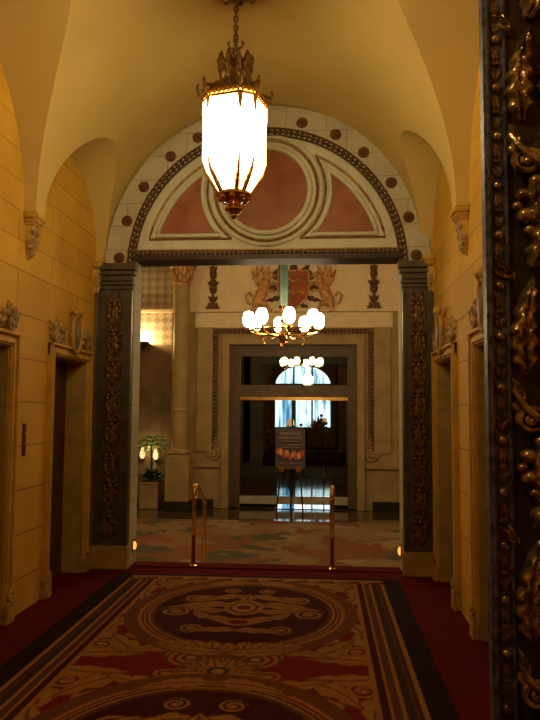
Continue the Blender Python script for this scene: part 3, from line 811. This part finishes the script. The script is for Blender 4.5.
# room beyond the glass doors with the bright window
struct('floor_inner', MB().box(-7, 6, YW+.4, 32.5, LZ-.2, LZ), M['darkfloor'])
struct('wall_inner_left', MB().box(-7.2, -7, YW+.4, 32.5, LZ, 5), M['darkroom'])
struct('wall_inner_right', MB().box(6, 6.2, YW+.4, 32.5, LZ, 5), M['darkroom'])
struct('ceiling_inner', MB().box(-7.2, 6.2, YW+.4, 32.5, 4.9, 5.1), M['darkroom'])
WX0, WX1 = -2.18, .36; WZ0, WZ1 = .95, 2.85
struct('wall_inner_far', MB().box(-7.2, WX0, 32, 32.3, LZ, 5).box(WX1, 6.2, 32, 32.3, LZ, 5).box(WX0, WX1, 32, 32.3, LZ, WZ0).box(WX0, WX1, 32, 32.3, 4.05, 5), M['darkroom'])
# arch spandrels above the window
mb = MB(facing((WX0+WX1)/2, 32.3, WZ1)); rw = (WX1-WX0)/2
for s in (-1, 1):
    for i in range(12):
        a0, a1 = PI/2*i/12, PI/2*(i+1)/12
        p0 = (s*rw*math.cos(a0), (.72*rw)*math.sin(a0)); p1 = (s*rw*math.cos(a1), (.72*rw)*math.sin(a1))
        mb.prism([p0, (p0[0], 1.3), (p1[0], 1.3), p1], 0, .3)
struct('trim_5', mb, M['darkroom'])
def daylight():
    m = bpy.data.materials.new('backlit_sheer_daylight'); m.use_nodes = True; t = m.node_tree; t.nodes.clear(); N = t.nodes; L = t.links
    tc = N.new('ShaderNodeTexCoord'); mp = N.new('ShaderNodeMapping'); mp.inputs['Scale'].default_value = (3.2, 1, .35)
    nz = N.new('ShaderNodeTexNoise'); nz.inputs['Scale'].default_value = 1.6; nz.inputs['Detail'].default_value = 4
    cr = N.new('ShaderNodeValToRGB'); e = cr.color_ramp.elements
    e[0].position = .36; e[0].color = (.05, .16, .35, 1); e[1].position = .52; e[1].color = (.8, .95, 1, 1)
    x = e.new(.44); x.color = (.16, .42, .55, 1)
    em = N.new('ShaderNodeEmission'); em.inputs['Strength'].default_value = 4.5; o = N.new('ShaderNodeOutputMaterial')
    L.new(tc.outputs['Object'], mp.inputs['Vector']); L.new(mp.outputs[0], nz.inputs['Vector']); L.new(nz.outputs['Fac'], cr.inputs['Fac'])
    L.new(cr.outputs['Color'], em.inputs['Color']); L.new(em.outputs[0], o.inputs['Surface']); return m
W = struct('window_1', MB().box(WX0, WX1, 32.25, 32.28, WZ0, 4.1), daylight())
mb = MB()
for x in (-1.33, -.49): mb.box(x-.04, x+.04, 32.1, 32.2, WZ0, 4.05)
mb.box(WX0, WX1, 32.1, 32.2, 2.86, 2.94)
mb.build('window_frame', M['black'], W)

# ------------------------------------------------------------------ lobby furnishings
# chandelier
def chandelier():
    X, Y = -.604, 10.8
    S = thing('chandelier', 'brass chandelier with a ring of glowing frosted shades in the lobby', 'chandelier', (X, Y, 4.0))
    O = Matrix.Translation((X, Y, -.04))
    MB(O).lathe([(.02, 6.24), (.14, 6.21), (.12, 6.14), (.02, 6.10)], 14).build('canopy', M['brass'], S, True)
    MB(O).lathe([(.045, 3.30), (.06, 3.34), (.06, 6.08), (.04, 6.12)], 10).build('cord_cover', M['teal'], S, True)
    MB(O).lathe([(.03, 2.70), (.008, 2.68), (.05, 2.74), (.09, 2.80), (.10, 2.86), (.05, 2.92), (.03, 3.0), (.06, 3.06), (.04, 3.12), (.03, 3.3), (.01, 3.31)], 14).build('body', M['brass'], S, True)
    ringp = [(.55*math.cos(2*PI*i/40), .55*math.sin(2*PI*i/40), 2.90) for i in range(40)]
    MB(O).tube(ringp, .018, 6, closed=True).build('ring', M['brass'], S, True)
    for k in range(8):
        a = 2*PI*(k+.25)/8-PI/2; T = O @ Matrix.Rotation(a, 4, 'Z')
        arm = MB(T).tube([(.06, 0, 2.86), (.20, 0, 2.80), (.38, 0, 2.82), (.52, 0, 2.88), (.55, 0, 2.94)], [.014, .014, .013, .012, .011], 6)
        arm.lathe([(.015, 2.93), (.045, 2.945), (.03, 2.96)], 10, Matrix.Translation((.55, 0, 0)))
        armo = arm.build('arm', M['brass'], S, True)
        under(MB(T @ Matrix.Translation((.55, 0, 0))).lathe([(.04, 2.96), (.065, 2.98), (.088, 3.02), (.09, 3.09), (.08, 3.15), (.055, 3.19), (.02, 3.20)], 14).build('lamp_shade', M['shade'], S, True), armo)
        if k % 2 == 0:
            mb = MB(T).tube([(.3, 0, 2.80), (.33, 0, 2.75), (.30, 0, 2.72)], .01, 5).sphere((.30, 0, 2.70), .02, 8)
            under(mb.build('drop', M['brass'], S, True), armo)
chandelier()

# brass handrails
def handrail(x, label, grp='brass handrails on the steps'):
    S = thing('handrail', label, 'handrail', (x, 7.62, 0), grp)
    r = .021
    y1, y2 = 7.36, 8.02
    MB(Matrix.Translation((x, y1, 0))).lathe([(.045, 0), (.045, .012), (.024, .02), (r, .05), (r, .30), (.027, .31), (.027, .33), (r, .34), (r, .70)], 12).build('post', M['brass'], S, True)
    MB(Matrix.Translation((x, y2, -.30))).lathe([(.045, 0), (.045, .012), (.024, .02), (r, .05), (r, .45), (.027, .46), (.027, .48), (r, .49), (r, .86)], 12).build('post', M['brass'], S, True)
    pts = [(x, y1, .68), (x, y1, .74), (x, y1+.015, .79), (x, y1+.05, .82), (x, y1+.10, .825), (x, y1+.18, .80), (x, y2-.10, .645), (x, y2-.03, .61), (x, y2, .56), (x, y2, .54)]
    MB().tube(pts, .023, 10).build('top_rail', M['brass'], S, True)
    MB(Matrix.Translation((x, y1, .69))).lathe([(.022, 0), (.032, .006), (.032, .02), (.022, .026)], 12).build('collar', M['brass'], S, True)
handrail(-1.345, 'curved brass handrail on the steps, left one in the opening, two posts visible')
handrail(.10, 'brass handrail on the steps right of the easel, its posts in line')
# step lamps in the jambs
for x, s, lab in ((OX0, 1, 'small amber step lamp low on the left jamb of the opening'), (OX1, -1, 'small amber step lamp low on the right jamb of the opening')):
    S = thing('step_lamp', lab, 'step lamp', (x, 7.35, .2), 'step lamps in the jambs')
    T = frame((x, 7.35, .20), (0, s, 0), (0, 0, 1), (s, 0, 0))
    MB(T).box(-.05, .05, -.07, .07, 0, .012, bev=.003).build('cover_plate', M['brass'], S)
    MB(T).sphere((0, 0, .012), .03, 12, (1, 1.5, .8)).build('bulb_lens', M['dimglow'], S, True)

# easel with poster
def easel():
    X, Y = -.665, 14.45; z0 = LZ
    E = thing('display_easel', 'dark tripod easel with brass ledge clips holding a poster before the glass doors', 'easel', (X, Y, z0))
    for s in (-1, 1):
        MB().tube([(X+s*.27, Y-.12, z0), (X+s*.20, Y+.0, .48), (X+s*.05, Y+.16, 1.34)], .016, 8).build('leg', M['black'], E, True)
    MB().tube([(X, Y+.55, z0), (X, Y+.17, 1.32)], .016, 8).build('leg', M['black'], E, True)
    MB().box(X-.27, X+.27, Y-.05, Y+.02, .455, .485, bev=.004).build('ledge', M['doorframe'], E)
    for s in (-1, 1):
        MB().box(X+s*.17-.05, X+s*.17+.05, Y-.075, Y-.04, .40, .50, bev=.01).build('ledge_clip', M['brass'], E)
    MB().box(X-.2, X+.2, Y-.0, Y+.02, .98, 1.0).build('cross_bar', M['black'], E)
    T = frame((X, Y-.035, .487), (1, 0, 0), (0, math.sin(.12), math.cos(.12)), (0, -math.cos(.12), math.sin(.12)))
    Pn = thing('poster_board', 'dark maroon poster with a row of red and orange food pictures resting on the easel', 'poster', (X, Y-.035, .487))
    MB(T).box(-.305, .305, 0, .80, -.02, 0, bev=.002).build('board', mat('poster_ground', (.085, .042, .045), .5, scale=8, col2=(.06, .03, .03)), Pn)
    MB(T).box(-.285, .285, .12, .40, 0, .001).build('picture_band', mat('poster_picture_ground', (.05, .02, .015), .5, scale=8), Pn)
    mr = mat('picture_red', (.55, .09, .04), .5, scale=20, col2=(.35, .03, .02)); mo = mat('picture_orange', (.75, .34, .12), .5, scale=20, col2=(.5, .2, .06))
    rr = random.Random(2)
    for k in range(9):
        cx = -.25+.0625*k; cy = .26+rr.uniform(-.05, .07)
        pts = [(cx+.045*math.cos(a)*rr.uniform(.7, 1.3), cy+.075*math.sin(a)*rr.uniform(.8, 1.2)) for a in [2*PI*i/12 for i in range(12)]]
        MB(T).prism(pts, .001+.0002*k, .0016+.0002*k).build('food_picture', mr if k % 2 == 0 else mo, Pn)
    pal = mat('poster_print', (.32, .2, .2), .5)
    mb = MB(T)
    for (y, w, h) in ((.67, .20, .045), (.59, .24, .03), (.52, .16, .02), (.46, .22, .02), (.40, .18, .014), (.08, .2, .014)):
        x = -w
        while x < w:
            l = rr.uniform(.02, .05); mb.box(x, min(x+l, w), y, y+h, 0, .001); x += l+.016
    mb.build('print_lines', pal, Pn)
easel()

# column at the left of the lobby wall
def column():
    X, Y = -3.03, 14.78
    S = thing('column', 'round stone column with a gilded capital left of the lobby doors', 'column', (X, Y, LZ))
    O = Matrix.Translation((X, Y, 0))
    MB().box(X-.28, X+.28, Y-.28, Y+.28, LZ, LZ+.19, bev=.01).build('plinth', M['base'], S)
    MB().box(X-.25, X+.25, Y-.25, Y+.25, LZ+.19, .60, bev=.01).build('pedestal', M['lobbywall'], S)
    MB(O).lathe([(.25, .60), (.25, .66), (.22, .68), (.20, .70), (.235, .73), (.235, .76), (.20, .79), (.185, .82)], 20).build('base', M['lobbywall'], S, True)
    MB(O).lathe([(.182, .82), (.178, 2.4), (.168, 4.33)], 20).build('shaft', M['lobbywall'], S, True)
    MB(O).lathe([(.182, 1.6), (.20, 1.62), (.20, 1.66), (.182, 1.68)], 20).build('collar', M['lobbywall'], S, True)
    mb = MB(O).lathe([(.19, 4.32), (.20, 4.35), (.16, 4.38), (.17, 4.6), (.22, 4.76)], 16)
    for r0, z, L in ((.165, 4.38, .22), (.18, 4.52, .22)):
        for k in range(8):
            a = 2*PI*k/8+(z > 4.5)*PI/8
            T = Matrix.Rotation(a, 4, 'Z') @ frame((r0, 0, z), (0, 1, 0), (.3, 0, 1), (1, 0, -.3))
            mb.leaf(0, 0, PI/2, L, .06, .05, 0, 3, T=T, n=10, m=6)
    for k in range(4):
        a = PI/4+PI/2*k; mb.sphere((.27*math.cos(a), .27*math.sin(a), 4.72), .06, 10)
    mb.box(-.27, .27, -.27, .27, 4.77, 4.83, bev=.01)
    mb.build('capital', M['goldpaint'], S, True)
    struct('trim_6', MB().box(-3.35, -2.75, 14.5, YW+.02, 4.83, 5.3), M['frieze'])
column()

# heraldic crest and trophies on the frieze
def crest():
    X, Z = -.64, 4.27; T = facing(X, YW+.02, Z) @ Matrix.Diagonal((1.22, 1.15, 1, 1))
    S = thing('heraldic_crest', 'painted coat of arms with a red shield between two golden griffins above the doors', 'coat of arms', (X, YW, Z))
    sh = [(-.27, .36), (.27, .36), (.28, .05), (.22, -.18), (0, -.40), (-.22, -.18), (-.28, .05)]
    shd = MB(T).prism(sh, 0, .08).build('shield', M['red'], S)
    mb = MB(T).tube([(x, y, .08) for x, y in sh], .022, 6, closed=True)
    for y in (.15, -.08): mb.tube([(-.2, y, .085), (-.08, y+.05, .09), (0, y, .09), (.1, y+.05, .09), (.2, y, .085)], .02, 6)
    under(mb.build('shield_charges', M['goldpaint'], S, True), shd)
    under(MB(T).box(-.24, -.07, -.15, .33, .08, .088).build('shield_quarter', M['teal'], S), shd)
    mb = MB(T)
    for s in (-1, 1):
        for (x, y, a, L) in ((.18, .34, .7, .26), (.05, .38, 1.2, .24), (.30, .28, .1, .22), (.32, .05, -.2, .2), (.30, -.12, -.6, .22), (.2, -.25, -1.0, .25)):
            ang = a if s > 0 else PI-a; mb.leaf(s*(x-.06), y-(.04 if y > .2 else 0), ang, L+.05, .06, .07, s*.3, 3)
        mb.scroll(s*.25, .31, .09, 1.5, .025, s, PI, z=.02)
    mb.build('mantling', M['brownpaint'], S, True)
    for s in (-1, 1):
        A = T @ Matrix.Diagonal((s, 1, 1, 1)); mb = MB(A)
        # rampant griffin facing the shield
        mb.tube([(.66, -.36, .04), (.64, -.22, .05), (.56, -.05, .07), (.50, .10, .06), (.46, .22, .06), (.42, .27, .05)], [.06, .10, .10, .085, .055, .05], 10)
        mb.sphere((.41, .28, .06), .062, 10); mb.tube([(.38, .28, .06), (.33, .27, .05), (.32, .23, .04)], [.03, .02, .008], 6)
        mb.tube([(.42, .32, .05), (.44, .38, .04)], [.02, .004], 5)
        mb.tube([(.50, .10, .08), (.42, .08, .09), (.35, .13, .08), (.31, .12, .08)], [.035, .03, .024, .03], 7)
        mb.tube([(.54, .0, .09), (.44, -.03, .1), (.37, -.01, .09), (.33, -.04, .08)], [.035, .03, .024, .03], 7)
        mb.tube([(.62, -.25, .09), (.50, -.27, .1), (.45, -.37, .08), (.38, -.40, .07)], [.06, .045, .03, .035], 7)
        mb.tube([(.66, -.30, .05), (.72, -.38, .05), (.62, -.42, .05)], [.06, .04, .03], 7)
        mb.tube([(.70, -.30, .04), (.82, -.25, .04), (.86, -.10, .04), (.78, -.04, .04), (.76, -.12, .04)], [.025, .02, .018, .02, .03], 6)
        gr = mb.build('griffin', M['goldpaint'], S, True)
        mb = MB(A)
        for k, (a, L) in enumerate(((.75, .42), (1.0, .46), (1.25, .46), (1.55, .42), (1.85, .34))):
            mb.leaf(.55, .02+.01*k, a, L, .05, .05, .35, 5, z=.03+.006*k)
        under(mb.build('wing', M['goldpaint'], S, True), gr)
crest()
def trophy(X, label):
    Z = 4.33; T = facing(X, YW+.02, Z)
    S = thing('wall_trophy', label, 'wall ornament', (X, YW, Z), 'carved trophies on the frieze')
    MB(T).box(-.15, .15, -.48, -.42, 0, .10, bev=.01).box(-.11, .11, -.42, -.34, 0, .08, bev=.01).build('base', M['brownpaint'], S)
    mb = MB(T).tube([(0, -.34, .03), (0, .48, .03)], .03, 8)
    for y, r in ((-.26, .085), (-.06, .075), (.12, .085), (.30, .07), (.44, .05)): mb.sphere((0, y, .03), r, 10, (1, .8, .8))
    for s in (-1, 1):
        for y, a, L in ((-.30, .5, .16), (-.12, .7, .16), (.04, .3, .16), (.20, .8, .17), (.36, .6, .14)):
            mb.leaf(0, y, a if s > 0 else PI-a, L, .045, .06, s*.4, 3)
    mb.build('leaf_cluster', M['brownpaint'], S, True)
trophy(-2.41, 'brown carved vertical trophy on the frieze, left of the coat of arms')
trophy(1.10, 'brown carved vertical trophy on the frieze, right of the coat of arms')

# uplit wall sconce and planter
S = thing('wall_sconce', 'dark bowl sconce throwing light up the recess wall at the far left', 'wall lamp', (-4.12, 15.5, 3.1))
O = Matrix.Translation((-4.12, 15.40, 0))
MB(O).lathe([(.02, 2.98), (.10, 3.0), (.19, 3.07), (.24, 3.15), (.23, 3.16), (.17, 3.09), (.09, 3.03), (.02, 3.02)], 20, cap=False).build('bowl', M['black'], S, True)
MB().box(-4.16, -4.08, 15.42, 15.6, 3.02, 3.08).build('bracket', M['black'], S)
MB(O).lathe([(.01, 3.06), (.06, 3.07), (.06, 3.10), (.01, 3.11)], 12).build('bulb', M['lampglow'], S, True)

def planter():
    X, Y = -3.68, 14.95
    S = thing('planter', 'tan box planter holding a palm beside the column', 'planter', (X, Y, LZ))
    mb = MB().box(X-.2, X+.2, Y-.2, Y+.2, LZ, .10, bev=.015).box(X-.22, X+.22, Y-.22, Y+.22, .06, .12, bev=.01)
    mb.build('box', M['lobbywall'], S)
    MB().box(X-.19, X+.19, Y-.19, Y+.19, .105, .125).build('soil', M['black'], S)
    rr = random.Random(4)
    P = thing('potted_palm', 'green palm with arching fronds growing from the box planter', 'plant', (X, Y, .12))
    MB().tube([(X, Y, .12), (X+.01, Y, .5), (X, Y, .85)], [.03, .025, .02], 8).build('stem', M['dkgreen'], P, True)
    for k in range(15):
        a = 2*PI*k/15+rr.uniform(-.2, .2); L = rr.uniform(.30, .46); mb = MB(); prev = None; pts = []
        for i in range(9):
            u = i/8; r = L*u; z = .85+.42*u*rr.uniform(.9, 1.1)-.62*u*u+.08*(k % 3)
            pts.append(Vector((X+r*math.cos(a), Y+r*math.sin(a), z)))
        mb.tube(pts, .006, 4)
        side = Vector((-math.sin(a), math.cos(a), 0)); f = Vector((math.cos(a), math.sin(a), 0))
        for i in range(1, 9):
            for s in (-1, 1):
                b = pts[i]; tip = b+side*s*.13*math.sin(PI*i/9.5)+f*.07+Vector((0, 0, -.04)); w = f*.014
                mb.add([b-w, b+w, tip, (b+tip)/2+Vector((0, 0, .008))], [(0, 1, 3), (1, 2, 3), (2, 0, 3)])
        mb.build('frond', M['green'], P)
    B = thing('leafy_plant', 'low dark green foliage mounded in the box planter under the palm', 'plant', (X, Y, .12))
    mb = MB()
    for k in range(170):
        a = rr.uniform(0, 2*PI); q = rr.uniform(.03, .24); c = Vector((X+q*math.cos(a), Y+q*math.sin(a), .13+rr.uniform(.02, .28)*(1-q/.4)))
        d = Vector((math.cos(a), math.sin(a), rr.uniform(-.2, .9))).normalized()*.13; w = Vector((-math.sin(a), math.cos(a), 0))*.04
        mb.add([c, c+d*.5+w, c+d, c+d*.5-w], [(0, 1, 2), (0, 2, 3)])
    mb.build('foliage', M['dkgreen'], B)
planter()
for x, z, lab in ((-4.02, .62, 'uplight pool on the wall behind the palm, modelled as a glowing shade, the left one of two'), (-3.72, .60, 'uplight pool on the wall behind the palm, modelled as a glowing shade, the right one nearer the column')):
    S = thing('uplight_glow', lab, 'lamp', (x, 15.5, z), 'uplight glows behind the palm')
    O = Matrix.Translation((x, 15.50, z))
    MB(O).lathe([(.03, -.06), (.06, .0), (.055, .07), (.03, .15), (.01, .20)], 14).build('lamp_shade', M['lampglow'], S, True)  # glowing shade stands in for the pool of uplight on the wall
    MB().box(x-.03, x+.03, 15.5, 15.6, z-.09, z-.05).build('bracket', M['brass'], S)

# dim furniture in the inner room, seen through the glass against the window
def inner():
    Y = 21.0
    S = thing('console_table', 'dark table standing in the room beyond the glass doors', 'table', (-.5, Y, LZ))
    MB().box(-1.5, .55, Y-.35, Y+.35, .42, .47, bev=.01).build('table_top', M['darkroom'], S)
    for x in (-1.4, .45):
        for y in (-.28, .28): MB().box(x-.03, x+.03, Y+y-.03, Y+y+.03, LZ, .42).build('leg', M['darkroom'], S)
    rr = random.Random(9)
    for x, lab in ((-1.58, 'pale flower arrangement seen through the glass left of the poster'), (-.16, 'dark spiky flower arrangement seen against the bright window right of the poster')):
        F = thing('flower_arrangement', lab, 'flowers', (x, Y, .47))
        MB(Matrix.Translation((x, Y, .47))).lathe([(.06, 0), (.10, .08), (.08, .2), (.05, .26), (.07, .30 if x < -1 else .52)], 12).build('vase', M['steel'], F, True)
        mb = MB(); mf = MB()
        for k in range(60):
            a = rr.uniform(0, 2*PI); e = rr.uniform(.0, 1.4); L = rr.uniform(.22, .42)*(1.5 if x > -1 else 1)
            d = Vector((math.cos(a)*math.cos(e), math.sin(a)*math.cos(e), math.sin(e)))*L; b = Vector((x, Y, .75 if x < -1 else .98)); w = Vector((-math.sin(a), math.cos(a), 0))*.06
            mb.add([b, b+d*.6+w, b+d, b+d*.6-w], [(0, 1, 2), (0, 2, 3)])
            if k % 3 == 0: mf.sphere(tuple(b+d*.95), .05, 8)
        mb.build('leaves', M['dkgreen'], F); mf.build('blossoms', M['cream'], F, True)
    for x, lab in ((-.93, 'small table lamp glowing in the inner room just above the poster'), (.03, 'small table lamp glowing in front of the window at the right')):
        Yl = 20.3 if x < -.5 else 22.2
        zt = 1.22 if x < -.5 else 1.24
        F = thing('table_lamp', lab, 'lamp', (x, Yl, .47), 'table lamps in the inner room')
        O = Matrix.Translation((x, Yl, 0))
        MB(O).lathe([(.08, LZ), (.08, LZ+.02), (.02, LZ+.23), (.02, zt-.02), (.03, zt)], 12).build('lamp_base', M['brass'], F, True)
        MB(O).lathe([(.14, zt), (.08, zt+.2)], 14).build('lamp_shade', M['shade2'], F, True)
M['shade2'] = emit('table_lamp_glow', (1., .55, .2), 1.6)
inner()

# ------------------------------------------------------------------ lights
def point(name, loc, e, col, r=.15):
    l = bpy.data.lights.new(name, 'POINT'); l.energy = e; l.color = col; l.shadow_soft_size = r
    o = bpy.data.objects.new(name, l); COL.objects.link(o); o.location = loc; return o
def area(name, loc, rot, size, e, col):
    l = bpy.data.lights.new(name, 'AREA'); l.energy = e; l.color = col; l.shape = 'RECTANGLE'; l.size, l.size_y = size
    o = bpy.data.objects.new(name, l); COL.objects.link(o); o.location = loc; o.rotation_euler = rot; return o
WARM = (1, .60, .24)
point('corridor_fill', (-.64, 1.12, 3.6), 46, (1, .73, .38), .12)       # unseen fill added for the near pilaster, standing in for a further lantern
point('lobby_fill', (-4.6, 10.8, 4.2), 90, (1, .72, .34), .3)  # unseen general fill added on both sides of the lobby
point('lobby_fill', (3.6, 10.8, 4.2), 60, (1, .72, .34), .3)
point('sconce_lamp', (-4.10, 15.40, 3.24), 85, (1, .72, .32), .05)
point('planter_lamp', (-3.87, 15.25, .80), 9, (1, .75, .3), .04)

def spot(name, loc, target, e, col, deg, r=.2):
    l = bpy.data.lights.new(name, 'SPOT'); l.energy = e; l.color = col; l.spot_size = math.radians(deg); l.spot_blend = .9; l.shadow_soft_size = r
    o = bpy.data.objects.new(name, l); COL.objects.link(o); o.location = loc
    o.rotation_euler = (Vector(target)-Vector(loc)).to_track_quat('-Z', 'Y').to_euler(); return o
spot('vault_fill', (-.64, .9, 3.0), (-.64, 4.6, 4.35), 170, (1, .73, .36), 75, .25)   # added spot out of view, brightens the near vault
w = bpy.data.worlds.new('world'); sc.world = w; w.use_nodes = True
w.node_tree.nodes['Background'].inputs['Color'].default_value = (.5, .4, .3, 1)
w.node_tree.nodes['Background'].inputs['Strength'].default_value = .02

# ------------------------------------------------------------------ camera
yaw, pitch, roll = map(math.radians, (4.33, 4.3, .4))
F = Vector((-math.sin(yaw)*math.cos(pitch), math.cos(yaw)*math.cos(pitch), math.sin(pitch)))
R = Vector((math.cos(yaw), math.sin(yaw), 0)); Uv = R.cross(F)
R2 = R*math.cos(roll)+Uv*math.sin(roll); U2 = -R*math.sin(roll)+Uv*math.cos(roll)
cd = bpy.data.cameras.new('camera'); cam = bpy.data.objects.new('camera', cd); COL.objects.link(cam)
cd.sensor_fit = 'VERTICAL'; cd.sensor_height = 36; cd.lens = 35; cd.clip_start = .05; cd.clip_end = 100
m = frame((0, 0, 1.6), R2, U2, -F); cam.matrix_world = m
sc.camera = cam
sc.view_settings.view_transform = 'Standard'; sc.view_settings.look = 'None'; sc.view_settings.exposure = -.32; sc.view_settings.gamma = 1
sc.view_settings.use_curve_mapping = False
sc.cycles.use_denoising = True
sc.cycles.max_bounces = 8
